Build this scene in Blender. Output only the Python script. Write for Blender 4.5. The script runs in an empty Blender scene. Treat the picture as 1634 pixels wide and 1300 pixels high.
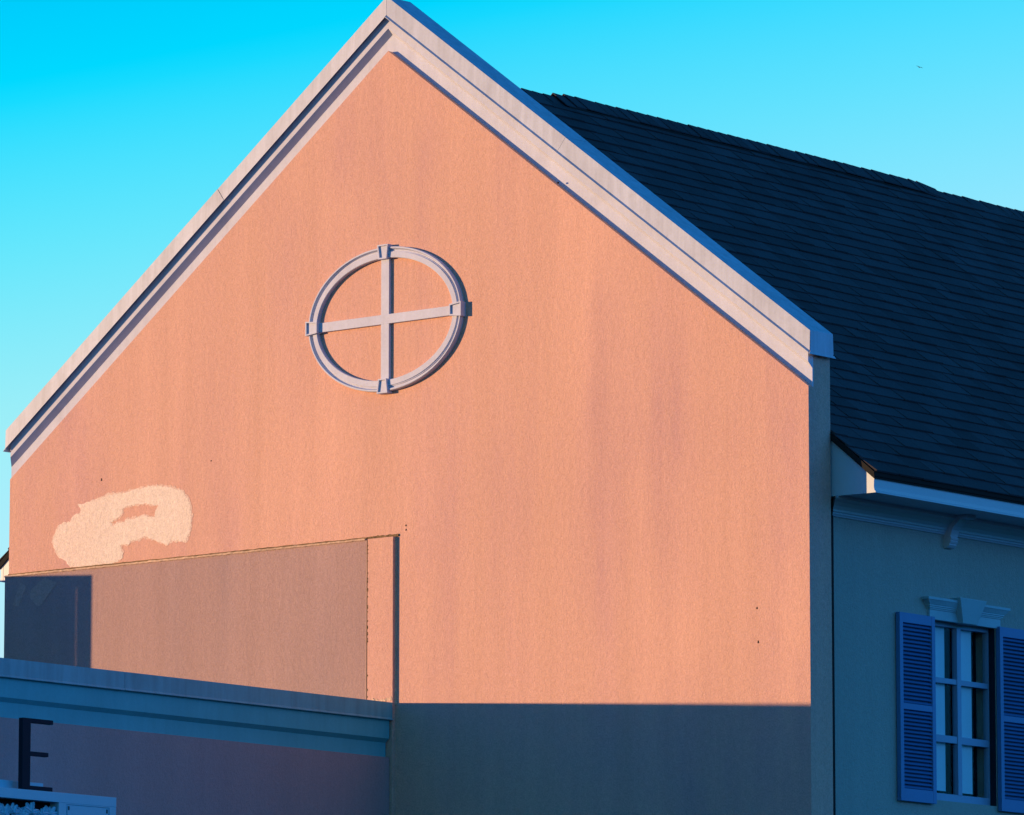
import bpy, bmesh, math, random
from mathutils import Vector, Matrix
random.seed(7)
C = bpy.context.scene.collection
S = bpy.context.scene

# ------------------------------------------------------------------ camera
ZE = 8.24                                   # height of the gable's eave line above the ground
yaw, pit, rol = math.radians(-39.2729), math.radians(8.3955), math.radians(0.016)
F = Vector((math.sin(yaw)*math.cos(pit), math.cos(yaw)*math.cos(pit), math.sin(pit)))
R0 = Vector((math.cos(yaw), -math.sin(yaw), 0)); U0 = R0.cross(F)
R = R0*math.cos(rol) + U0*math.sin(rol); U = U0*math.cos(rol) - R0*math.sin(rol)
CAM = Vector((30.2137, -35.3621, ZE-6.6377))
cd = bpy.data.cameras.new('camera'); cam = bpy.data.objects.new('camera', cd); C.objects.link(cam)
cam.matrix_world = Matrix(((R.x, U.x, -F.x, CAM.x), (R.y, U.y, -F.y, CAM.y), (R.z, U.z, -F.z, CAM.z), (0, 0, 0, 1)))
cd.sensor_width = 36; cd.sensor_fit = 'HORIZONTAL'; cd.lens = 36*9334.3/1634
cd.clip_start = 0.5; cd.clip_end = 9000
S.camera = cam

# ------------------------------------------------------------------ sky, sun, exposure
SUN_AZ, SUN_EL = math.radians(46.5), math.radians(2.6)
LIGHT = Vector((math.sin(SUN_AZ)*math.cos(SUN_EL), math.cos(SUN_AZ)*math.cos(SUN_EL), -math.sin(SUN_EL)))
world = bpy.data.worlds.new('World'); S.world = world; world.use_nodes = True
wn, wl = world.node_tree.nodes, world.node_tree.links
wn.clear()
wout = wn.new('ShaderNodeOutputWorld'); wbg = wn.new('ShaderNodeBackground')
sky = wn.new('ShaderNodeTexSky'); sky.sky_type = 'NISHITA'; sky.sun_disc = False
sky.sun_elevation = SUN_EL; sky.sun_rotation = math.atan2(-LIGHT.x, -LIGHT.y)
sky.altitude = 0; sky.air_density = 1.0; sky.dust_density = 1.0; sky.ozone_density = 1.0
SKY_STRENGTH = 0.15
wbg.inputs['Strength'].default_value = SKY_STRENGTH
tc = wn.new('ShaderNodeTexCoord')
dot = wn.new('ShaderNodeVectorMath'); dot.operation = 'DOT_PRODUCT'
dot.inputs[1].default_value = (-0.15, -0.12, 1.0)     # the deep part of the clear sky leans slightly to one side
ramp = wn.new('ShaderNodeValToRGB'); cr = ramp.color_ramp
# colour of the clear evening air by height: pale cyan low down, deep blue overhead (values are quarters)
SKY_STOPS = [(0.002, (0.0097, 0.2017, 1.0175)), (0.0544, (0.0428, 0.1907, 0.9451)), (0.1066, (0.2217, 0.3216, 0.7104)), (0.1619, (0.156, 0.3537, 0.542)), (0.1894, (0.0701, 0.3509, 0.5387)), (0.2167, (0.0, 0.3316, 0.5463)), (0.2608, (0.0, 0.2223, 0.4993)), (0.3275, (0.0, 0.1298, 0.3824)), (0.4558, (0.0, 0.1183, 0.3151)), (0.7086, (0.0, 0.1666, 0.3279)), (0.9665, (0.0, 0.2132, 0.3699))]
boost = wn.new('ShaderNodeVectorMath'); boost.operation = 'SCALE'; boost.inputs['Scale'].default_value = 4.0
mul = wn.new('ShaderNodeMix'); mul.data_type = 'RGBA'; mul.blend_type = 'MULTIPLY'; mul.inputs[0].default_value = 1.0
sdot = wn.new('ShaderNodeVectorMath'); sdot.operation = 'DOT_PRODUCT'; sdot.inputs[1].default_value = -LIGHT
glow = wn.new('ShaderNodeMapRange')                    # towards the low sun the air turns to a soft lavender glow
for i_, v_ in ((1, 0.60), (2, 1.0), (3, 0.0), (4, 1.0)): glow.inputs[i_].default_value = v_
gmix = wn.new('ShaderNodeMix'); gmix.data_type = 'RGBA'; gmix.inputs[7].default_value = (0.05, 0.055, 1.1, 1)
wl.new(tc.outputs['Generated'], dot.inputs[0]); wl.new(dot.outputs['Value'], ramp.inputs[0])
wl.new(tc.outputs['Generated'], sdot.inputs[0]); wl.new(sdot.outputs['Value'], glow.inputs[0])
wl.new(ramp.outputs[0], boost.inputs[0]); wl.new(boost.outputs[0], gmix.inputs[6]); wl.new(glow.outputs[0], gmix.inputs[0])
wl.new(sky.outputs[0], mul.inputs[6]); wl.new(gmix.outputs[2], mul.inputs[7])
wl.new(mul.outputs[2], wbg.inputs['Color']); wl.new(wbg.outputs[0], wout.inputs[0])
while len(cr.elements) > 1: cr.elements.remove(cr.elements[-1])
for i, (p_, c_) in enumerate(SKY_STOPS):
    e = cr.elements[0] if i == 0 else cr.elements.new(p_)
    e.position = p_; e.color = (*c_, 1)

sd = bpy.data.lights.new('sun', 'SUN'); sun = bpy.data.objects.new('sun', sd); C.objects.link(sun)
sd.energy = 2.25; sd.angle = math.radians(0.5); sd.color = (1.0, 0.62, 0.28)
sun.rotation_euler = LIGHT.to_track_quat('-Z', 'Y').to_euler(); sun.location = (-30, -30, 30)
S.view_settings.view_transform = 'Standard'; S.view_settings.look = 'None'
S.view_settings.exposure = 1.5; S.view_settings.gamma = 1.0; S.view_settings.use_curve_mapping = False
S.render.engine = 'CYCLES'

# ------------------------------------------------------------------ materials
def base_mat(name, rough=0.8, spec=0.25):
    m = bpy.data.materials.new(name); m.use_nodes = True
    b = m.node_tree.nodes['Principled BSDF']
    b.inputs['Roughness'].default_value = rough
    b.inputs['Specular IOR Level'].default_value = spec
    return m, m.node_tree.nodes, m.node_tree.links, b

def noise(n, l, vec, scale, detail=3, rough=0.55, sc=None):
    t = n.new('ShaderNodeTexNoise'); t.inputs['Scale'].default_value = scale
    t.inputs['Detail'].default_value = detail; t.inputs['Roughness'].default_value = rough
    if sc:
        mp = n.new('ShaderNodeMapping'); mp.inputs['Scale'].default_value = sc
        l.new(vec, mp.inputs[0]); l.new(mp.outputs[0], t.inputs['Vector'])
    else: l.new(vec, t.inputs['Vector'])
    return t.outputs[0]

def remap(n, l, v, a, b, c, d):
    r = n.new('ShaderNodeMapRange'); r.inputs[1].default_value = a; r.inputs[2].default_value = b
    r.inputs[3].default_value = c; r.inputs[4].default_value = d; l.new(v, r.inputs[0]); return r.outputs[0]

def mult(n, l, a, b):
    r = n.new('ShaderNodeMath'); r.operation = 'MULTIPLY'; l.new(a, r.inputs[0]); l.new(b, r.inputs[1]); return r.outputs[0]

def colmul(n, l, rgb, fac):
    v = n.new('ShaderNodeVectorMath'); v.operation = 'SCALE'
    if isinstance(rgb, tuple): v.inputs[0].default_value = rgb
    else: l.new(rgb, v.inputs[0])
    l.new(fac, v.inputs['Scale']); return v.outputs[0]

def mixc(n, l, fac, a, b):
    m = n.new('ShaderNodeMix'); m.data_type = 'RGBA'; l.new(fac, m.inputs[0])
    for k, x in ((6, a), (7, b)):
        if isinstance(x, tuple): m.inputs[k].default_value = (*x, 1)
        else: l.new(x, m.inputs[k])
    return m.outputs[2]

def stucco(name, col, stain, streak=0.10, grain=0.14, bump=0.5, stain_amt=0.5, speck=True):
    """sprayed stucco: fine sandy grain, soft rain streaks, cloudy patches, a few pinholes"""
    m, n, l, b = base_mat(name, 0.92, 0.12)
    pos = n.new('ShaderNodeNewGeometry').outputs['Position']
    st = noise(n, l, pos, 1.0, 4, 0.6, (1.6, 1.6, 0.17))
    st2 = noise(n, l, pos, 1.0, 3, 0.55, (5.5, 5.5, 0.32))
    bl = noise(n, l, pos, 1.0, 4, 0.6, (0.95, 0.95, 0.34))
    gr = noise(n, l, pos, 1.0, 3, 0.7, (82, 82, 70))
    gr2 = noise(n, l, pos, 1.0, 3, 0.6, (26, 26, 19))
    f = remap(n, l, st, 0.3, 0.7, 1-streak, 1+streak)
    f = mult(n, l, f, remap(n, l, st2, 0.3, 0.7, 1-streak*0.5, 1+streak*0.5))
    f = mult(n, l, f, remap(n, l, gr, 0.32, 0.68, 1-grain, 1+grain))
    f = mult(n, l, f, remap(n, l, gr2, 0.3, 0.7, 1-grain*0.4, 1+grain*0.4))
    if speck:
        sp = noise(n, l, pos, 34, 1, 0.5)
        f = mult(n, l, f, remap(n, l, sp, 0.15, 0.20, 0.72, 1.0))
    fac = mult(n, l, remap(n, l, bl, 0.40, 0.66, 0, 1), remap(n, l, st, 0.38, 0.66, 0.1, stain_amt*2))
    c = mixc(n, l, fac, col, stain)
    l.new(colmul(n, l, c, f), b.inputs['Base Color'])
    bp = n.new('ShaderNodeBump'); bp.inputs['Strength'].default_value = bump; bp.inputs['Distance'].default_value = 0.010
    a = n.new('ShaderNodeMath'); a.operation = 'ADD'; l.new(gr, a.inputs[0]); l.new(gr2, a.inputs[1])
    l.new(a.outputs[0], bp.inputs['Height']); l.new(bp.outputs[0], b.inputs['Normal'])
    return m

def paint(name, col, rough=0.55, var=0.06, dirt=None, bump=0.08, spec=0.3, streaks=0.0, island=0.0):
    m, n, l, b = base_mat(name, rough, spec)
    pos = n.new('ShaderNodeNewGeometry').outputs['Position']
    a = noise(n, l, pos, 2.2, 4, 0.6); g = noise(n, l, pos, 55, 2, 0.6)
    f = mult(n, l, remap(n, l, a, 0.3, 0.7, 1-var, 1+var), remap(n, l, g, 0.3, 0.7, 1-var*0.6, 1+var*0.6))
    if streaks:
        s = noise(n, l, pos, 1.0, 4, 0.65, (16, 16, 1.2))
        f = mult(n, l, f, remap(n, l, s, 0.35, 0.7, 1+streaks*0.5, 1-streaks))
    if island:
        rn = n.new('ShaderNodeNewGeometry').outputs['Random Per Island']
        ob = n.new('ShaderNodeObjectInfo').outputs['Random']
        ad = n.new('ShaderNodeMath'); ad.operation = 'ADD'; l.new(rn, ad.inputs[0]); l.new(ob, ad.inputs[1])
        fr = n.new('ShaderNodeMath'); fr.operation = 'FRACT'; l.new(ad.outputs[0], fr.inputs[0])
        f = mult(n, l, f, remap(n, l, fr.outputs[0], 0, 1, 1-island, 1+island))
    c = col
    if dirt:
        d = noise(n, l, pos, 3.5, 6, 0.7)
        c = mixc(n, l, remap(n, l, d, 0.52, 0.75, 0, 0.8), col, dirt)
    l.new(colmul(n, l, c, f), b.inputs['Base Color'])
    if bump:
        bp = n.new('ShaderNodeBump'); bp.inputs['Strength'].default_value = bump; bp.inputs['Distance'].default_value = 0.004
        l.new(g, bp.inputs['Height']); l.new(bp.outputs[0], b.inputs['Normal'])
    return m

M = {}
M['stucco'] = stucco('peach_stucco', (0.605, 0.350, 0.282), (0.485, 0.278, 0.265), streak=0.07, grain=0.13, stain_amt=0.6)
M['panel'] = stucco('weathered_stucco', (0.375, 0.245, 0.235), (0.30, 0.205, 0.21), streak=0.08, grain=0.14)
M['patch'] = stucco('patch_paint', (0.70, 0.585, 0.53), (0.66, 0.525, 0.47), streak=0.03, grain=0.16, speck=False)
M['patch_thin'] = stucco('thin_patch_paint', (0.63, 0.43, 0.37), (0.69, 0.55, 0.49), streak=0.03, grain=0.22, stain_amt=0.9, speck=False)
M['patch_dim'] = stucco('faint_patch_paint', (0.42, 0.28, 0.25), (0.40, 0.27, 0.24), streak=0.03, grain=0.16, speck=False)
M['side'] = stucco('shaded_side_stucco', (0.31, 0.33, 0.305), (0.265, 0.29, 0.275), streak=0.05, grain=0.08)  # peach stucco recoloured for the unlit walls, shade tint put into the colour
M['facade'] = stucco('bounce_tinted_stucco', (0.36, 0.27, 0.29), (0.33, 0.245, 0.27), streak=0.06, grain=0.08)  # warm bounce light from the sunlit gable put into the colour as mauve
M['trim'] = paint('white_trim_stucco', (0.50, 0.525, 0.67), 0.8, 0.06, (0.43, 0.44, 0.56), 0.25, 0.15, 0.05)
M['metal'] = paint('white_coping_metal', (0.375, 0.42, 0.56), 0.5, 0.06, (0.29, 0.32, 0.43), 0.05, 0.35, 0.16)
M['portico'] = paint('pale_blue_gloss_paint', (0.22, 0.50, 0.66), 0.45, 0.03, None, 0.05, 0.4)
M['wing_trim'] = paint('shade_tinted_trim_stucco', (0.09, 0.40, 0.49), 0.8, 0.05, (0.085, 0.36, 0.43), 0.25, 0.15, 0.05)  # shaded copy of the white trim, red cut so the colour carries the shade
M['wing_metal'] = paint('shade_tinted_coping_metal', (0.10, 0.35, 0.44), 0.55, 0.05, (0.09, 0.30, 0.37), 0.05, 0.3, 0.16)  # shaded copy of the coping metal, blue of the shade mixed into the colour
M['white'] = paint('white_gloss_paint', (0.40, 0.46, 0.54), 0.45, 0.03, None, 0.05, 0.4)
M['window'] = paint('grey_window_paint', (0.20, 0.31, 0.46), 0.5, 0.04, None, 0.03, 0.3)
M['head'] = paint('grey_blue_moulding_paint', (0.25, 0.40, 0.46), 0.5, 0.05, (0.20, 0.33, 0.39), 0.05, 0.3)
M['shutter'] = paint('blue_shutter_paint', (0.05, 0.165, 0.36), 0.5, 0.05, None, 0.05, 0.35)
M['shingle'] = paint('dark_shingle', (0.050, 0.046, 0.058), 0.95, 0.12, None, 0.9, 0.1, 0, 0.20)
M['drip'] = paint('dark_drip_metal', (0.020, 0.020, 0.021), 0.8, 0.05, None, 0.02, 0.06)
M['black'] = paint('black_sign_metal', (0.012, 0.020, 0.034), 0.7, 0.05, None, 0.02, 0.08)
M['dark'] = paint('dark_interior', (0.006, 0.006, 0.010), 0.9, 0.05, None, 0.0, 0.05)
M['drape'] = paint('white_drape', (0.55, 0.72, 0.85), 0.9, 0.03, None, 0.0, 0.1)
M['sealant'] = paint('brown_joint_sealant', (0.16, 0.10, 0.05), 0.8, 0.3, (0.05, 0.035, 0.02), 0.3, 0.2)
M['cement'] = paint('patched_cement_edge', (0.52, 0.36, 0.27), 0.9, 0.2, (0.40, 0.25, 0.18), 0.5, 0.1)
M['roofing'] = paint('grey_roof_membrane', (0.25, 0.25, 0.25), 0.9, 0.1)
M['asphalt'] = paint('asphalt', (0.06, 0.058, 0.055), 0.95, 0.15)
M['feather'] = paint('dark_feather', (0.03, 0.03, 0.03), 0.8, 0.1)
gm, gn, gl, gb = base_mat('window_glass', 0.03, 0.5)
gn.clear(); go = gn.new('ShaderNodeOutputMaterial'); gx = gn.new('ShaderNodeMixShader'); gt = gn.new('ShaderNodeBsdfTransparent')
gg = gn.new('ShaderNodeBsdfGlossy'); gg.inputs['Roughness'].default_value = 0.02; gfr = gn.new('ShaderNodeLayerWeight'); gpw = gn.new('ShaderNodeMath'); gpw.operation = 'POWER'; gpw.inputs[1].default_value = 4.0; gmr = gn.new('ShaderNodeMapRange'); gmr.inputs[3].default_value = 0.003; gmr.inputs[4].default_value = 0.2
gt.inputs[0].default_value = (0.92, 0.95, 0.95, 1)
gl.new(gfr.outputs['Facing'], gpw.inputs[0]); gl.new(gpw.outputs[0], gmr.inputs[0]); gl.new(gmr.outputs[0], gx.inputs[0]); gl.new(gt.outputs[0], gx.inputs[1]); gl.new(gg.outputs[0], gx.inputs[2]); gl.new(gx.outputs[0], go.inputs[0])
M['glass'] = gm

# ------------------------------------------------------------------ mesh helpers
class MB:
    def __init__(s): s.v = []; s.f = []
    def add(s, vs, fs):
        k = len(s.v); s.v += [tuple(v) for v in vs]; s.f += [tuple(i+k for i in f) for f in fs]; return s
    def box(s, x0, x1, y0, y1, z0, z1):
        return s.frustum(x0, x1, y0, y1, z0, x0, x1, y0, y1, z1)
    def frustum(s, x0, x1, y0, y1, z0, X0, X1, Y0, Y1, z1):
        return s.add([(x0,y0,z0),(x1,y0,z0),(x1,y1,z0),(x0,y1,z0),(X0,Y0,z1),(X1,Y0,z1),(X1,Y1,z1),(X0,Y1,z1)],
                     [(0,3,2,1),(4,5,6,7),(0,1,5,4),(1,2,6,5),(2,3,7,6),(3,0,4,7)])
    def loft(s, rings, closed_ends=True, wrap=True):
        n = len(rings[0]); vs = [p for r in rings for p in r]; fs = []
        for i in range(len(rings)-1):
            for j in range(n if wrap else n-1):
                a = i*n+j; b = i*n+(j+1) % n
                fs.append((a, b, b+n, a+n))
        if closed_ends:
            fs.append(tuple(range(n-1, -1, -1))); k = (len(rings)-1)*n; fs.append(tuple(k+j for j in range(n)))
        return s.add(vs, fs)
    def mesh(s, name, mat):
        me = bpy.data.meshes.new(name)
        me.from_pydata([(x, y, z) for x, y, z in s.v], [], s.f); me.update()
        bm = bmesh.new(); bm.from_mesh(me); bmesh.ops.recalc_face_normals(bm, faces=bm.faces); bm.to_mesh(me); bm.free()
        if mat: me.materials.append(mat)
        return me
    def build(s, name, mat, parent=None, origin=None, bevel=0):
        """link as one object; coordinates were given relative to the eave height"""
        o0 = Vector(origin) if origin else Vector((0, 0, 0))
        s.v = [(x-o0.x, y-o0.y, z-o0.z) for x, y, z in s.v]
        o = bpy.data.objects.new(name, s.mesh(name, mat)); C.objects.link(o)
        o.location = o0
        if parent: o.parent = parent
        if bevel:
            b = o.modifiers.new('bevel', 'BEVEL'); b.width = bevel; b.segments = 2; b.limit_method = 'ANGLE'; b.angle_limit = math.radians(35)
        return o

def tag(o, label=None, cat=None, group=None, kind=None):
    if label: o['label'] = label
    if cat: o['category'] = cat
    if group: o['group'] = group
    if kind: o['kind'] = kind
    return o

def empty(name, loc):
    o = bpy.data.objects.new(name, None); C.objects.link(o); o.location = loc; o.empty_display_size = 0.3; return o

def copy_part(o, parent, loc=None):
    c = o.copy(); C.objects.link(c); c.parent = parent
    if loc is not None: c.location = loc
    return c

# all building geometry below is in a frame whose z = 0 is the gable's eave line; the roots lift it by ZE
GND = -ZE
g = MB().add([(-4000,-4000,0),(4000,-4000,0),(4000,4000,0),(-4000,4000,0)], [(0,1,2,3)]).build('ground', M['asphalt'])
tag(g, kind='structure')

# ================================================================== main gabled building
B = empty('gabled_building', (0, 0, ZE))
tag(B, 'peach stucco building with steep lit gable, oval ornament and dark shingled roof', 'building')
W, RISE = 4.2, 3.148
MS = RISE/W
def line(x): return RISE - MS*abs(x)

# ---- gable wall: parapet slab with a proud field of stucco
mb = MB()
def penta(x, o, y0, y1):
    pts = [(-x, GND), (x, GND), (x, line(x)+o), (0, RISE+o), (-x, line(x)+o)]
    mb.loft([[(a, y0, b) for a, b in pts], [(a, y1, b) for a, b in pts]])
penta(4.198, 0.30, 0.068, 0.28)
penta(4.2, 0.0, 0.0, 0.085)
mb.build('gable_wall', M['stucco'], B)

# ---- rake trim (upper band, splay, lower band) on each slope
TRIM = [(-0.03, 0.066), (-0.03, 0.054), (0.142, 0.054), (0.186, 0.0), (0.298, 0.0), (0.298, 0.066)]
def rake(s, prof, x0, x1, name, mat, lean0=0.0, lean1=0.0, bevel=0, wrap=0.0):
    def ring(x, lean):
        out = []
        for o, y in prof:
            xx = x + lean*(o-0.36)*0.48 + (wrap if x > 1 and 0.02 < y < 0.1 else 0)
            out.append((s*xx, y, RISE - MS*xx + o))
        return out
    return MB().loft([ring(x0, lean0), ring(x1, lean1)]).build(name, mat, B, bevel=bevel)
for s in (-1, 1): rake(s, TRIM, 0.0, 4.199, 'rake_trim', M['trim'], wrap=0.038 if s < 0 else 0.0)

# ---- sheet-metal coping on the parapet, in four lengths, with a kicked-out drip hem
CAP = [(0.272, -0.044), (0.277, -0.044), (0.292, -0.026), (0.447, -0.020), (0.452, 0.274), (0.292, 0.282), (0.274, 0.294), (0.302, 0.276), (0.302, -0.018)]
for s, x0, x1, l0, l1 in ((-1, 0.0015, 1.79, 0, 1), (-1, 1.793, 4.235, 1, 0), (1, 0.0015, 1.815, 0, 1), (1, 1.819, 4.235, 1, 0)):
    dy = 0.0 if x0 < 1 else -0.003
    rake(s, [(o, y+dy) for o, y in CAP], x0, x1, 'coping', M['metal'], l0, l1)
# folded end pieces with their own little kick
for s in (-1, 1):
    zt, zb = line(4.236)+0.452, line(4.236)+0.268
    mb = MB().frustum(4.2362, 4.2385, -0.024, 0.270, zb+0.016, 4.2362, 4.2385, -0.020, 0.268, zt-0.006)
    mb.frustum(4.2362, 4.246, -0.046, 0.296, zb-0.003, 4.2362, 4.2385, -0.030, 0.284, zb+0.016)
    mb.v = [(s*x, y, z) for x, y, z in mb.v]
    mb.build('coping_end_cap', M['metal'], B)

# ---- oval ornament: moulded ring, two crossing bars, four keystones
ZC, AX, BZ = 0.940, 0.808, 0.588
PROF = [(0.0, 0.012), (0.0, -0.040), (0.004, -0.046), (0.014, -0.046), (0.024, -0.024), (0.034, -0.022), (0.035, -0.030), (0.042, -0.032),
        (0.043, -0.040), (0.086, -0.041), (0.090, -0.037), (0.090, 0.012)]
N = 128; rings = []
for i in range(N):
    t = 2*math.pi*i/N
    nx, nz = math.cos(t)/AX, math.sin(t)/BZ; q = math.hypot(nx, nz); nx /= q; nz /= q
    rings.append([(AX*math.cos(t)-nx*d, y, ZC+BZ*math.sin(t)-nz*d) for d, y in PROF])
mb = MB(); n = len(PROF)
vs = [p for r in rings for p in r]; fs = []
for i in range(N):
    for j in range(n-1):
        a = i*n+j; b = ((i+1) % N)*n+j; fs.append((a, a+1, b+1, b))
mb.add(vs, fs); orn = mb.build('oval_ornament', M['trim'], B)
bar_v = MB().box(-0.042, 0.042, -0.0285, 0.01, ZC-0.515, ZC+0.515).build('bar', M['trim'], orn, bevel=0.002)
bar_h = MB().box(-0.73, 0.73, -0.0305, 0.01, ZC-0.038, ZC+0.038).build('bar', M['trim'], orn, bevel=0.002)
def keystone(cx, cz, dx, dz, r0, r1, w0, w1):
    """wedge from radius r0 (inner, width w0) to r1 (outer, width w1) with a sunk face"""
    ux, uz = dx, dz; tx, tz = -dz, dx
    def P(r, w, y): return (cx+ux*r+tx*w, y, cz+uz*r+tz*w)
    def quad(a, b, wa, wb, y): return [P(a, -wa, y), P(a, wa, y), P(b, wb, y), P(b, -wb, y)]
    mb = MB(); e = 0.011
    out = quad(r0, r1, w0/2, w1/2, 0.0); out = [(x, 0.01, z) for x, y, z in out]
    fr = quad(r0, r1, w0/2, w1/2, -0.064); inn = quad(r0+e, r1-e, w0/2-e, w1/2-e, -0.064); bot = quad(r0+e, r1-e, w0/2-e, w1/2-e, -0.0485)
    mb.loft([out, fr, inn, bot], closed_ends=False); mb.add(bot, [(0, 1, 2, 3)])
    mb.build('keystone', M['trim'], orn)
keystone(0, ZC, 0, 1, 0.488, 0.606, 0.084, 0.112)
keystone(0, ZC, 0, -1, 0.488, 0.606, 0.084, 0.112)
keystone(0, ZC, 1, 0, 0.700, 0.822, 0.092, 0.118)
keystone(0, ZC, -1, 0, 0.700, 0.822, 0.092, 0.118)

# ---- proud lower-left wall panels, their joint and the ragged edge flashing
XP = 0.101
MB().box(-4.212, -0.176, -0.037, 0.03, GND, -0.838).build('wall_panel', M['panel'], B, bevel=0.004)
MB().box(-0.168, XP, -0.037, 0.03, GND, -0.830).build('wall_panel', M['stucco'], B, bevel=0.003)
MB().box(-0.1765, -0.1675, -0.031, 0.03, GND, -0.836).build('panel_joint', M['sealant'], B)
def ragged(x0, x1, nseg, zf, hf, yf, name, mat):
    rr = []
    for i in range(nseg+1):
        x = x0+(x1-x0)*i/nseg; z, h, y = zf(x), hf(x), yf(x)
        rr.append([(x, 0.02, z), (x, y, z), (x, y, z+h), (x, 0.02, z+h)])
    return MB().loft(rr).build(name, mat, B)
rz = random.Random(3)
ragged(-4.208, -0.19, 150, lambda x: -0.8395+rz.uniform(-.0015, .0015), lambda x: 0.0145+rz.uniform(-.002, .0015), lambda x: -0.046+rz.uniform(-.003, .002), 'joint_lip', M['cement'])
ragged(-4.20, -0.20, 90, lambda x: -0.8245+rz.uniform(-.0008, .0008), lambda x: 0.0135+rz.uniform(-.0015, .002), lambda x: -0.012+rz.uniform(-.002, .002), 'joint_sealant', M['sealant'])
ragged(-0.160, 0.097, 18, lambda x: -2.148+rz.uniform(-.003, .003), lambda x: 0.022+rz.uniform(-.012, .012), lambda x: -0.041+rz.uniform(-.004, .003), 'mortar_smear', M['cement'])
MB().box(-0.1785, -0.1745, -0.0395, 0.0, GND, -0.842).build('joint_bead', M['cement'], B)
ragged(-0.198, 0.133, 24, lambda x: -0.829+rz.uniform(-.002, .002), lambda x: 0.021+rz.uniform(-.003, .003), lambda x: -0.010+rz.uniform(-.003, .003), 'joint_sealant', M['sealant'])
# crumbling joint beads down the panel seam
rb = random.Random(5)
mb = MB()
for i in range(46):
    z = -0.86-i*0.0275+rb.uniform(-.01, .01); w = rb.uniform(.002, .007); h = rb.uniform(.006, .02)
    if rb.random() < 0.55: mb.box(-0.166-w+rb.uniform(0, .004), -0.164+w*0.4, -0.0405, -0.03, z-h, z)
tag(mb.build('sealant_crumbs', M['sealant'], B), kind='stuff')
# ragged bead where the right edge of the proud panel meets the wall
rr = []
for i in range(61):
    z = -0.832-i*0.0225; w = 0.014+rb.uniform(-.005, .006)
    rr.append([(XP-0.004, 0.01, z), (XP+w, 0.01, z), (XP+w*0.8, -0.004, z), (XP-0.004, -0.014, z)])
MB().loft(rr).build('edge_bead', M['cement'], B)

# ---- touched-up paint on the wall (flat coats, a millimetre or two thick)
def coat(name, mat, outer, holes, y, jit=0.006, seed=1):
    rj = random.Random(seed)
    cu = bpy.data.curves.new(name, 'CURVE'); cu.dimensions = '2D'; cu.fill_mode = 'BOTH'; cu.extrude = 0.0004
    for poly in [outer]+holes:
        pts = []
        for i, a in enumerate(poly):
            b = poly[(i+1) % len(poly)]; L = math.dist(a, b); k = max(1, int(L/0.018))
            for q in range(k):
                t = q/k; pts.append((a[0]+(b[0]-a[0])*t+rj.uniform(-jit, jit), a[1]+(b[1]-a[1])*t+rj.uniform(-jit, jit)))
        sp = cu.splines.new('POLY'); sp.points.add(len(pts)-1); sp.use_cyclic_u = True
        for p_, (x, z) in zip(sp.points, pts): p_.co = (x, z, 0, 1)
    tmp = bpy.data.objects.new(name, cu); C.objects.link(tmp)
    bpy.context.view_layer.update()
    me = bpy.data.meshes.new_from_object(tmp.evaluated_get(bpy.context.evaluated_depsgraph_get()))
    bpy.data.objects.remove(tmp)
    me.transform(Matrix.Translation((0, y, 0)) @ Matrix.Rotation(math.pi/2, 4, 'X'))
    me.materials.clear(); me.materials.append(mat); me.name = name
    o = bpy.data.objects.new(name, me); C.objects.link(o); o.parent = B
    return o
outer = [(-3.692,-.571),(-3.65,-.479),(-3.593,-.43),(-3.491,-.428),(-3.456,-.378),(-3.377,-.363),(-3.349,-.323),(-3.392,-.288),(-3.306,-.279),(-3.249,-.268),(-3.148,-.255),(-3.034,-.227),(-2.863,-.226),(-2.721,-.206),(-2.579,-.192),(-2.452,-.203),(-2.332,-.234),(-2.226,-.264),(-2.177,-.304),(-2.134,-.386),(-2.112,-.466),(-2.131,-.595),(-2.165,-.68),(-2.256,-.684),(-2.334,-.662),(-2.375,-.7),(-2.467,-.672),(-2.574,-.627),(-2.659,-.61),(-2.701,-.633),(-2.786,-.632),(-2.821,-.66),(-2.906,-.664),(-2.884,-.729),(-2.891,-.771),(-2.947,-.798),(-2.997,-.806),(-3.392,-.808),(-3.442,-.792),(-3.478,-.805),(-3.545,-.731),(-3.603,-.705),(-3.662,-.637)]
hole = [(-2.98,-.495),(-3.031,-.465),(-2.931,-.426),(-2.882,-.388),(-2.896,-.355),(-2.769,-.339),(-2.627,-.335),(-2.485,-.362),(-2.513,-.407),(-2.533,-.463),(-2.633,-.439),(-2.732,-.442),(-2.774,-.454),(-2.86,-.452),(-2.859,-.474),(-2.959,-.471)]
def grow(poly, d):
    n = len(poly); out = []
    ar = sum(poly[i][0]*poly[(i+1) % n][1]-poly[(i+1) % n][0]*poly[i][1] for i in range(n))
    sg = 1 if ar > 0 else -1
    for i in range(n):
        a, b, c = poly[i-1], poly[i], poly[(i+1) % n]
        tx, tz = c[0]-a[0], c[1]-a[1]; q = math.hypot(tx, tz) or 1
        k = d*(0.4+1.2*rb.random())
        out.append((b[0]+sg*tz/q*k, b[1]-sg*tx/q*k))
    return [(x, max(z, -0.812)) for x, z in out]
coat('paint_patch', M['patch_thin'], grow(outer, 0.013), [grow(hole, -0.010)], -0.0012, 0.009, 4)['label'] = 'thin dry-brushed fringe of the pale touch-up paint'
coat('paint_patch', M['patch'], outer, [hole], -0.0024, 0.008, 1)['label'] = 'pale cream touch-up paint in a curled brush shape'
coat('paint_patch', M['patch_dim'], [(-3.739,-.873),(-3.6,-.931),(-3.779,-1.104),(-3.823,-1.116),(-3.911,-1.041),(-3.898,-.962)], [], -0.0392, 0.004, 2)['label'] = 'faint pale swipe of paint in the shaded corner'
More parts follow.
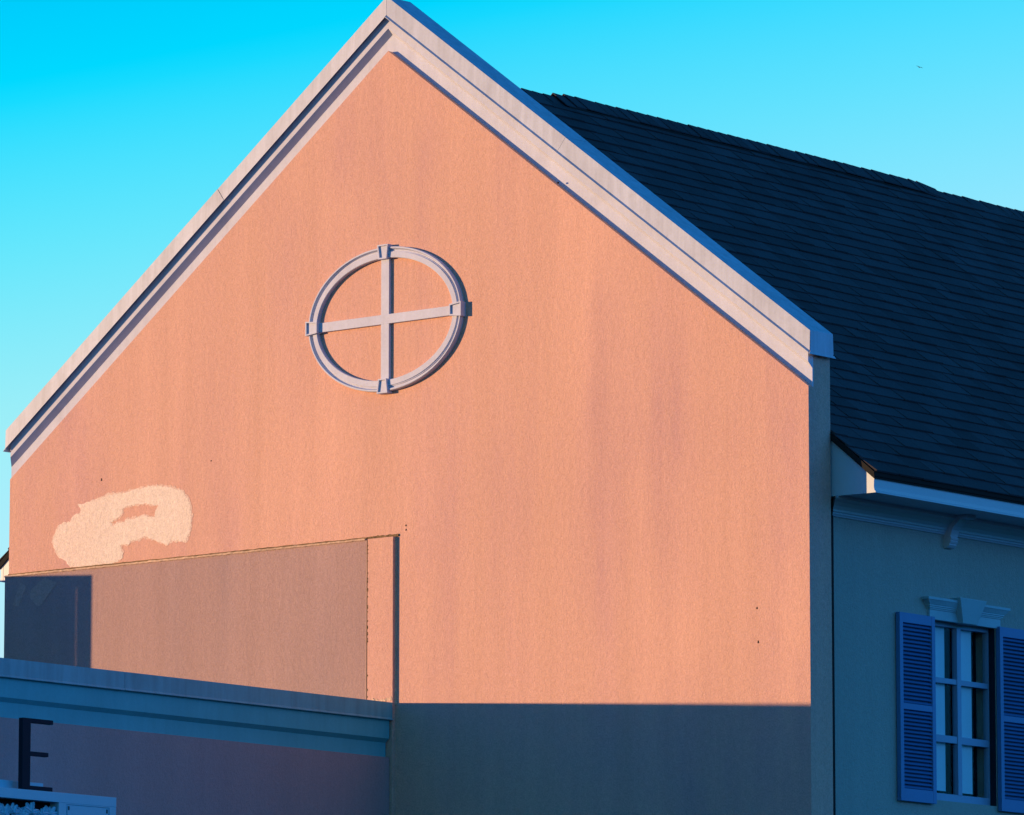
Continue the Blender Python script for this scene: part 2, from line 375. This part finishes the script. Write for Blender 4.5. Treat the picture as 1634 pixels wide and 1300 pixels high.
coat('paint_patch', M['patch_dim'], [(-4.023,-.895),(-3.957,-.932),(-4.042,-1.101),(-4.115,-1.085)], [], -0.0392, 0.004, 3)['label'] = 'faint narrow swipe of paint near the wall edge'
# small bolt stubs and holes
for x, z, h in ((3.702,-1.659,.016),(3.712,-1.918,.020),(.205,-.746,.014),(.206,-.781,.014),(-3.136,-.092,.022),(1.764,1.854,.013),(-1.901,-.041,.010)):
    MB().frustum(x-.008, x+.008, -0.001, 0.01, z-h/2, x-.005, x+.005, -0.001, 0.01, z+h/2).build('bolt_hole', M['drip'], B)

# ---- side wall (built round the window opening)
XW = 4.12
WY0, WY1, WZ0, WZ1 = 1.70, 2.565, -3.03, -1.625
YB = 14.0
mb = MB()
mb.box(3.9, XW, 0.28, WY0, GND, -0.80); mb.box(3.9, XW, WY1, YB, GND, -0.80)
mb.box(3.9, XW, WY0, WY1, GND, WZ0); mb.box(3.9, XW, WY0, WY1, WZ1, -0.80)
mb.box(-XW, -3.9, 0.28, YB, GND, -0.80); mb.box(-3.9, 3.9, YB-.2, YB, GND, -0.80)
mb.build('side_wall', M['side'], B)
MB().box(XW-.005, XW+.014, 0.281, 0.398, GND, -0.82).build('corner_shade_strip', M['drip'], B)  # dark strip standing in for the shade in the corner gap
MB().box(XW-.005, XW+.010, 0.398, 0.432, GND, -0.96).build('corner_strip', M['side'], B)

# ---- eaves: soffit, fascia, boxed return, drip edge, both sides
XF, ZFT, ZFB = 4.60, -0.690, -0.815
SL = (3.108+0.645)/4.6
TH = math.atan(SL)
for s in (1, -1):
    def mir(mb):
        mb.v = [(s*x, y, z) for x, y, z in mb.v]; return mb
    mir(MB().box(4.118, 4.585, 0.304, YB, -0.806, -0.795)).build('soffit', M['white'], B)
    prof = [(4.560, -0.672), (4.597, -0.690), (4.588, -0.720), (4.586, -0.775), (4.592, -0.800), (4.602, -0.806), (4.602, -0.817), (4.560, -0.817)]
    mir(MB().loft([[(x, 0.300, z) for x, z in prof], [(x, YB, z) for x, z in prof]])).build('fascia', M['white'], B)
    def rz_(x): return 3.108-SL*x-0.060
    prof = [(4.10, rz_(4.10)), (4.559, rz_(4.559)), (4.559, -0.817), (4.10, -0.812)]
    mir(MB().loft([[(x, 0.302, z) for x, z in prof], [(x, 0.330, z) for x, z in prof]])).build('eave_return', M['white'], B)
    # crown moulding under the soffit
    prof = [(XW-.01, -0.950), (XW+.012, -0.950), (XW+.016, -0.940), (XW+.024, -0.932), (XW+.024, -0.922), (XW+.034, -0.915), (XW+.036, -0.900), (XW+.055, -0.875), (XW+.085, -0.850), (XW+.125, -0.832), (XW+.130, -0.808), (XW-.01, -0.808)]
    mir(MB().loft([[(x, 0.40-(x-XW)*0.9, z) for x, z in prof], [(x, YB, z) for x, z in prof]])).build('crown_moulding', M['white'], B)
# scrolled bracket on the crown moulding
ctr = [(0.155, -0.835, .050), (0.130, -0.865, .052), (0.100, -0.890, .050), (0.080, -0.915, .044), (0.070, -0.945, .040), (0.066, -0.962, .038), (0.064, -0.970, .030), (0.076, -0.975, .040), (0.070, -0.990, .034), (0.062, -0.996, .030), (0.070, -1.002, .036), (0.060, -1.018, .030), (0.052, -1.024, .026), (0.058, -1.030, .028), (0.034, -1.052, .018)]
rings = []
for px, pz, hw in ctr:
    rings.append([(XW-.005, 1.875-.0, pz), (XW+px, 1.875, pz), (XW+px, 1.975, pz), (XW-.005, 1.975, pz)])
MB().loft(rings).build('bracket', M['white'], B, bevel=0.006)
bo = MB().box(XW+.05, XW+.235, 1.868, 1.982, -0.836, -0.8065).build('bracket_cap', M['white'], B, bevel=0.006)

# ---- roof: deck, individual shingles, ridge vent and caps
YR0 = 0.286
for s in (1, -1):
    prof = [(0, 3.092), (4.598, 3.092-SL*4.598), (4.598, 3.092-SL*4.598-0.052), (0, 3.092-0.052)]
    rf = MB().loft([[(s*x, YR0, z) for x, z in prof], [(s*x, YB+.3, z) for x, z in prof]]).build('roof', M['drip'], B)
    if s == 1: ROOF = rf
    else: ROOF_B = rf
# metal drip edges: along the eave and up the rake
MB().add([(4.594, YR0-.004, -.652), (4.612, YR0-.004, -.654), (4.606, YR0-.004, -.694), (4.599, YR0-.004, -.694), (4.594, YB, -.652), (4.612, YB, -.654), (4.606, YB, -.694), (4.599, YB, -.694)],
         [(0,1,2,3),(4,7,6,5),(0,4,5,1),(1,5,6,2),(2,6,7,3),(3,7,4,0)]).build('drip_edge', M['drip'], ROOF)
MB().loft([[(x, y, 3.108-SL*x+dz) for y, dz in ((YR0-.001, -.012), (YR0-.012, -.012), (YR0-.006, -.066), (YR0-.001, -.066))] for x in (4.203, 4.606)]).build('drip_edge', M['drip'], ROOF)
EXPO, SLOPE_L = 0.168, math.hypot(4.612, SL*4.612)
up = Vector((-math.cos(TH), 0, math.sin(TH))); nrm = Vector((math.sin(TH), 0, math.cos(TH)))
eave0 = Vector((4.615, 0, 3.098-SL*4.615))
def unit_shingle(name):
    # x: up the slope 0..1 (butt at 0), y: 0..1 along the eave, z thickness; slightly cut corners
    mb = MB(); e = 0.012
    lo = [(0.0, e, 0), (0.02, 0, 0), (1, 0, 0), (1, 1, 0), (0.02, 1, 0), (0.0, 1-e, 0)]
    hi = [(x, y, 1.0 if x < 0.5 else 0.25) for x, y, z in lo]
    mb.loft([lo, hi]); return mb
def frame(s, k, y, w, t, dx):
    o = eave0 + up*(k*EXPO+dx) + Vector((0, y, 0)) + nrm*0.002
    tilt = 0.030
    a = up*math.cos(tilt)-nrm*math.sin(tilt); b = nrm*math.cos(tilt)+up*math.sin(tilt)
    o = o+nrm*0.006
    L = EXPO*1.18
    m = Matrix(((a.x*L, 0, b.x*t, o.x), (a.y*L, w, b.y*t, o.y), (a.z*L, 0, b.z*t, o.z), (0, 0, 0, 1)))
    return Matrix.Diagonal((s, 1, 1, 1)) @ m if s < 0 else m
def to_px(p):
    d = p+Vector((0, 0, ZE))-CAM; z = d.dot(F); return 817+9334.3*d.dot(R)/z, 650-9334.3*d.dot(U)/z
rs = random.Random(11); cells = []
rows = int(SLOPE_L/EXPO)
for k in range(rows):
    y = YR0+rs.uniform(-.002, .003); first = True
    while y < YB+.28:
        w = rs.choice((.17, .21, .25, .29, .33, .38))*rs.uniform(.92, 1.08)
        if first: w *= rs.uniform(.3, 1); first = False
        w = min(w, YB+.3-y)
        cells.append((k, y, w-0.004, rs.choice((.008, .009, .013, .014)), rs.uniform(-.004, .004))); y += w
def seen(c):
    k, y, w, t, dx = c
    p = eave0+up*((k+.5)*EXPO)+Vector((0, y+w/2, 0)); u, v = to_px(p)
    if not (0 < u < 1634 and 0 < v < 1300): return -1
    # hidden behind the coping when left of its back edge in the picture
    q = Vector((0, 0.3, 0)); d = CAM-Vector((0, 0, ZE))-p; tt = (0.30-p.y)/d.y; hx = p+d*tt
    if abs(hx.x) < 4.24 and hx.z < line(hx.x)+0.45: return -1
    return w*EXPO/(p-CAM+Vector((0, 0, ZE))).length**2
ranked = sorted(cells, key=seen, reverse=True)
single = ranked[:300]
sh0 = unit_shingle('shingle').mesh('shingle', M['shingle'])
for c in single:
    o = bpy.data.objects.new('shingle', sh0); C.objects.link(o); o.parent = ROOF; o.matrix_basis = frame(1, *c)
def shingle_field(s, cs, parent):
    mb = MB(); u = unit_shingle('shingle')
    for c in cs:
        m = frame(s, *c); mb.add([m @ Vector(v) for v in u.v], u.f)
    tag(mb.build('shingle_courses', M['shingle'], parent), kind='stuff')
shingle_field(1, ranked[300:], ROOF)
shingle_field(-1, cells, ROOF_B)
# raised ridge vent under the caps
VY0, VY1 = 2.15, 7.45
vent = MB()
def vee(y, hw, top, thick):
    return [(-hw, y, top-SL*hw), (0, y, top), (hw, y, top-SL*hw), (hw, y, top-SL*hw-thick), (0, y, top-thick), (-hw, y, top-SL*hw-thick)]
vent.loft([vee(VY0+.02, .145, 3.128, .028), vee(VY1-.02, .145, 3.128, .028)])
vent.build('ridge_vent', M['drip'], ROOF)
capm = MB().loft([vee(0, .150, 0.007, .009), vee(.30, .143, 0.0, .008)]).mesh('ridge_cap', M['shingle'])
y = YR0; i = 0
while y < YB:
    lift = 0.0
    if VY0-.16 < y < VY1: lift = 0.040
    if VY0-.16 < y < VY0+.02: lift = 0.030
    o = bpy.data.objects.new('ridge_cap', capm); C.objects.link(o); o.parent = ROOF
    o.location = (rs.uniform(-.006, .006), y, 3.104+lift+rs.uniform(-.0015, .002))
    o.rotation_euler = (math.radians(-0.7 if not (VY1-.3 < y < VY1) else 2.0), rs.uniform(-.012, .012), 0)
    if VY1-.31 < y < VY1: o.rotation_euler.x = math.radians(-4.5)
    y += 0.142
# ---- window
wnd = MB()
XG = 4.06
wnd.box(XG-.05, XG, WY0, WY0+.055, WZ0, WZ1); wnd.box(XG-.05, XG, WY1-.016, WY1, WZ0, WZ1)
wnd.box(XG-.05, XG-.001, WY0+.055, WY1-.016, WZ0, WZ0+.064); wnd.box(XG-.05, XG-.001, WY0+.055, WY1-.016, WZ1-.034, WZ1)
window = wnd.build('window', M['window'], B)
MU = 2.146
MB().box(XG-.045, XG+.004, MU-.026, MU+.026, WZ0+.064, WZ1-.034).build('mullion', M['window'], window)
rows_z = [WZ1-.034, -2.063, -2.103, -2.51, -2.565, WZ0+.064]
for y0, y1 in ((WY0+.055, MU-.026), (MU+.026, WY1-.016)):
    for zt, zb in ((rows_z[1], rows_z[2]), (rows_z[3], rows_z[4])):
        MB().box(XG-.045, XG-.002, y0, y1, zb, zt).build('muntin', M['window'], window)
    for zt, zb in ((rows_z[0], rows_z[1]), (rows_z[2], rows_z[3]), (rows_z[4], rows_z[5])):
        MB().box(XG-.034, XG-.028, y0+.001, y1-.001, zb+.001, zt-.001).build('pane', M['glass'], window)
for y0, y1 in ((1.80, 2.030), (2.20, 2.395)):
    MB().box(XG-.062, XG-.054, y0, y1, WZ0+.09, WZ1-.03).build('blind_panel', M['drape'], window)
rr = []
for i in range(61):
    y = WY0+(WY1-WY0)*i/60; x = XG-.13+.018*math.sin(i*0.9)+.006*math.sin(i*2.3)
    rr.append([(x, y, WZ0), (x, y, WZ1), (x-.01, y, WZ1), (x-.01, y, WZ0)])
MB().loft(rr).build('dark_curtain', M['dark'], window)
MB().box(XG+.001, XW-.004, WY1-.007, WY1-.001, WZ0+.001, WZ1-.001).build('jamb_shade_liner', M['black'], window)  # near-black sheet standing in for the shade on the jamb
# window head: frieze, stepped crown, big keystone
hd = MB()
hd.box(XW-.01, XW+.020, 1.647, 2.612, -1.628, -1.552)
hd.box(XW-.01, XW+.027, 1.640, 2.619, -1.552, -1.541); hd.box(XW-.01, XW+.034, 1.630, 2.629, -1.541, -1.528); hd.box(XW-.01, XW+.041, 1.620, 2.639, -1.528, -1.517)
hd.frustum(XW-.01, XW+.044, 1.615, 2.644, -1.517, XW-.01, XW+.062, 1.580, 2.680, -1.482)
hd.frustum(XW-.01, XW+.066, 1.572, 2.688, -1.482, XW-.01, XW+.066, 1.570, 2.690, -1.462)
head = hd.build('window_head', M['head'], B)
MB().frustum(XW-.01, XW+.062, 2.04, 2.235, -1.634, XW-.01, XW+.098, 1.955, 2.320, -1.440).build('keystone', M['head'], head, bevel=0.004)

# ---- louvred shutters
def shutter(y0, slats=None):
    y1, zt, zb, x0, x1 = y0+.473, -1.613, -3.068, XW+.006, XW+.044
    f = MB(); st = .045
    f.box(x0, x1, y0, y0+st, zb, zt); f.box(x0, x1, y1-st, y1, zb, zt)
    for a, b in ((zb, zb+.097), (-2.361, -2.313), (zt-.077, zt)): f.box(x0, x1-.001, y0+st, y1-st, a, b)
    f.box(x0, x0+.004, y0+st, y1-st, zb+.097, zt-.077)
    o = f.build('shutter', M['shutter'], B, bevel=0.002)
    sm = slats
    if sm is None:
        w = .473-2*st; ang = math.radians(38); d, t = .034, .006
        ca, sa = math.cos(ang), math.sin(ang)
        pts = [(-d/2, -t/2), (d/2, -t/2), (d/2, t/2), (-d/2, t/2)]
        pr = [(a*ca+b*sa, -a*sa+b*ca) for a, b in pts]
        sm = MB().loft([[(x, 0, z) for x, z in pr], [(x, w, z) for x, z in pr]]).mesh('slat', M['shutter'])
    for za, zb_ in ((-1.690, -2.313), (-2.361, -2.971)):
        n = 20; stp = (za-zb_)/n
        for i in range(n):
            s_ = bpy.data.objects.new('slat', sm); C.objects.link(s_); s_.parent = o
            s_.location = (x0+.021, y0+st, za-stp*(i+.5)); s_.rotation_euler = (0, rs.uniform(-.03, .03), 0)
    return sm
sm = shutter(1.212)
shutter(2.568, sm)

# ================================================================== low wing in front
WG = empty('flat_roofed_wing', (-3, -6, 0))
tag(WG, 'low flat roofed wing with shaded banded parapet joined to the gable wall', 'building')
def wing(mb, name, mat, **k):
    mb.v = [(x+3, y+6, z+ZE) for x, y, z in mb.v]; return mb.build(name, mat, WG, **k)
YW0, YW1, XL = -15.0, -0.038, -11.0
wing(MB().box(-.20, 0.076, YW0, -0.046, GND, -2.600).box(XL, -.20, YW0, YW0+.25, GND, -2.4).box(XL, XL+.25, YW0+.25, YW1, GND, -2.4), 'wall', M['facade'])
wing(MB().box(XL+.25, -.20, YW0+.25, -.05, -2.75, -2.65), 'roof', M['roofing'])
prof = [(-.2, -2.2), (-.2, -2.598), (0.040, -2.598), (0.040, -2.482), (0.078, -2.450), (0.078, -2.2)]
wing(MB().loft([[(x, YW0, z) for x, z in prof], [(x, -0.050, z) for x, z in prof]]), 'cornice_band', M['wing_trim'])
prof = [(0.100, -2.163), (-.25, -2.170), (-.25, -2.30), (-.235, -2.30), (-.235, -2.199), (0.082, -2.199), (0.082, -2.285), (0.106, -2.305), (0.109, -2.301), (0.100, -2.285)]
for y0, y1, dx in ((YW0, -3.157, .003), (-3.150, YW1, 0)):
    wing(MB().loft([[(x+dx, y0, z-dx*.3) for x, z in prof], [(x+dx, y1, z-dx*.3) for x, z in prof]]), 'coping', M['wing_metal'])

# unseen screen, added and slotted to cast the shadow on the gable's left corner
SC = empty('shadow_screen', (-5.6, -0.8, ZE-2.65))
tag(SC, 'unseen screen added on the flat roof to cast a shadow on the gable', 'screen')
def scr(mb, name):
    mb.v = [(x+5.6, y+.8, z+2.65) for x, y, z in mb.v]; mb.build(name, M['metal'], SC)
scr(MB().box(-5.615, -5.585, -2.1325, 0.02, -2.66, -0.846), 'panel')
scr(MB().box(-5.615, -5.585, -2.306, 0.02, -0.846, -0.743), 'top_rail')
scr(MB().box(-5.615, -5.585, -2.306, -2.163, -2.66, -0.846), 'post')

# ================================================================== entrance portico with fretwork, and the letter on it
PT = empty('entrance_portico', (0.35, -5.5, 0))
tag(PT, 'pale blue entrance portico with leaf fretwork panel and routed end pier', 'portico')
def por(mb, name, mat=None, parent=None, **k):
    mb.v = [(x-.35, y+5.5, z+ZE) for x, y, z in mb.v]; return mb.build(name, mat or M['portico'], parent or PT, **k)
por(MB().box(0.13, 0.60, -9.0, -3.764, -3.250, -3.177), 'top_rail', bevel=.003)
por(MB().box(0.20, 0.50, -9.0, -4.44, -3.177, -3.110), 'back_plinth', bevel=.003)
pier = MB().box(0.13, 0.592, -4.378, -3.768, GND, -3.250)
pier.box(0.592, 0.600, -4.378, -4.299, GND, -3.250); pier.box(0.592, 0.600, -3.838, -3.768, GND, -3.250)
pier.box(0.592, 0.600, -4.299, -3.838, -3.258, -3.250)
pr = por(pier, 'pier')
por(MB().box(0.590, 0.5985, -4.285, -3.850, GND+.1, -3.268), 'panel', parent=pr)
for yy in (-4.272, -3.865): por(MB().box(0.598, 0.601, yy-.006, yy+.006, -3.300, -3.272), 'panel_clip', M['drip'], parent=pr)
por(MB().box(0.13, 0.60, -9.0, -8.4, GND, -3.250), 'pier')
por(MB().box(0.50, 0.51, -8.4, -4.378, GND, -3.250), 'fret_backing', M['dark'])
fr = por(MB().box(0.545, 0.60, -8.4, -4.378, -3.80, -3.72), 'fretwork', bevel=.002)
# leaves of the fretwork: lobed, split leaves with a rib, curling upwards on stems
def leaf_mesh(seed):
    rl = random.Random(seed); mb = MB(); L, Wd = .086, .021; nseg = 7
    top = []
    for i in range(nseg+1):
        t = i/nseg; w = Wd*math.sin(math.pi*min(.97, t*0.90+.07))**.6*(1-.16*(i % 2)) + .002
        bend = .006*t*t*rl.uniform(.6, 1.4)
        top.append((t*L, w, bend))
    rings_ = []
    for x, w, b in top:
        c = .010*(1-x/L*.5)
        rings_.append([(-.004, b-w, x), (.004, b-w, x), (.004+c, b-w*.45, x), (.003, b-.003, x), (.003, b+.003, x), (.004+c, b+w*.45, x), (.004, b+w, x), (-.004, b+w, x)])
    mb.loft(rings_); return mb.mesh('leaf', M['portico'])
lms = [leaf_mesh(s) for s in (1, 2, 3)]
rl = random.Random(9)
for ci in range(22):
    cy = -4.445-ci*0.098+rl.uniform(-.010, .010); cz = -3.352+(-.028 if ci % 2 else .004)+rl.uniform(-.008, .008)
    for a in (-104, -66, -30, 4, 40, 78):
        o = bpy.data.objects.new('leaf', rl.choice(lms)); C.objects.link(o); o.parent = fr
        a2 = a+rl.uniform(-12, 12); sc = rl.uniform(.75, 1.05)
        o.location = (.578-.35+rl.uniform(-.008, .008), cy+5.5, cz+ZE); o.rotation_euler = (math.radians(a2), 0, 0)
        o.scale = (1, sc*rl.choice((-1, 1)), sc)
    s_ = MB().box(.568, .580, cy-.006, cy+.006, -3.72, cz); por(s_, 'stem', parent=fr)

# letter E standing on the portico's front ledge
ex0, ex1 = 0.555, 0.597
e = MB()
prof = [(-4.762, -3.1765), (-4.443, -3.1765), (-4.443, -3.146), (-4.679, -3.146), (-4.679, -2.926), (-4.490, -2.926), (-4.490, -2.896), (-4.679, -2.896), (-4.679, -2.686), (-4.444, -2.686), (-4.444, -2.655), (-4.762, -2.655)]
e.loft([[(ex0, y, z) for y, z in prof], [(ex1, y, z) for y, z in prof]])
e.v = [(x-.58, y+4.62, z+3.1765) for x, y, z in e.v]
eo = e.build('sign_letter', M['black'], None, bevel=.0015)
eo.location = (.58, -4.62, ZE-3.1765)
tag(eo, 'black letter E standing on the pale blue portico ledge', 'letter')

# ================================================================== a far bird
ray = F+R*((1467-817)/9334.3)-U*((107-650)/9334.3)
bp_ = CAM+ray*380
bm_ = MB()
rg = []
for x, r_ in ((-.13, .004), (-.09, .018), (-.02, .032), (.06, .026), (.10, .014), (.125, .016), (.15, .004)):
    rg.append([(x, r_*math.cos(a), r_*.8*math.sin(a)) for a in [i*math.pi/3 for i in range(6)]])
bm_.loft(rg)
for s in (-1, 1):
    bm_.loft([[(-.03, s*.02, .012), (.05, s*.02, .012), (.05, s*.02, .020), (-.03, s*.02, .020)],
              [(-.02, s*.10, .034), (.055, s*.10, .034), (.055, s*.10, .040), (-.02, s*.10, .040)],
              [(-.06, s*.22, .010), (-.03, s*.22, .010), (-.03, s*.22, .014), (-.06, s*.22, .014)]])
bird = bm_.build('bird', M['feather'], None)
bird.location = bp_; bird.rotation_euler = (math.radians(18), math.radians(4), math.radians(140))
tag(bird, 'tiny dark bird gliding high in the sky above the roof', 'bird')
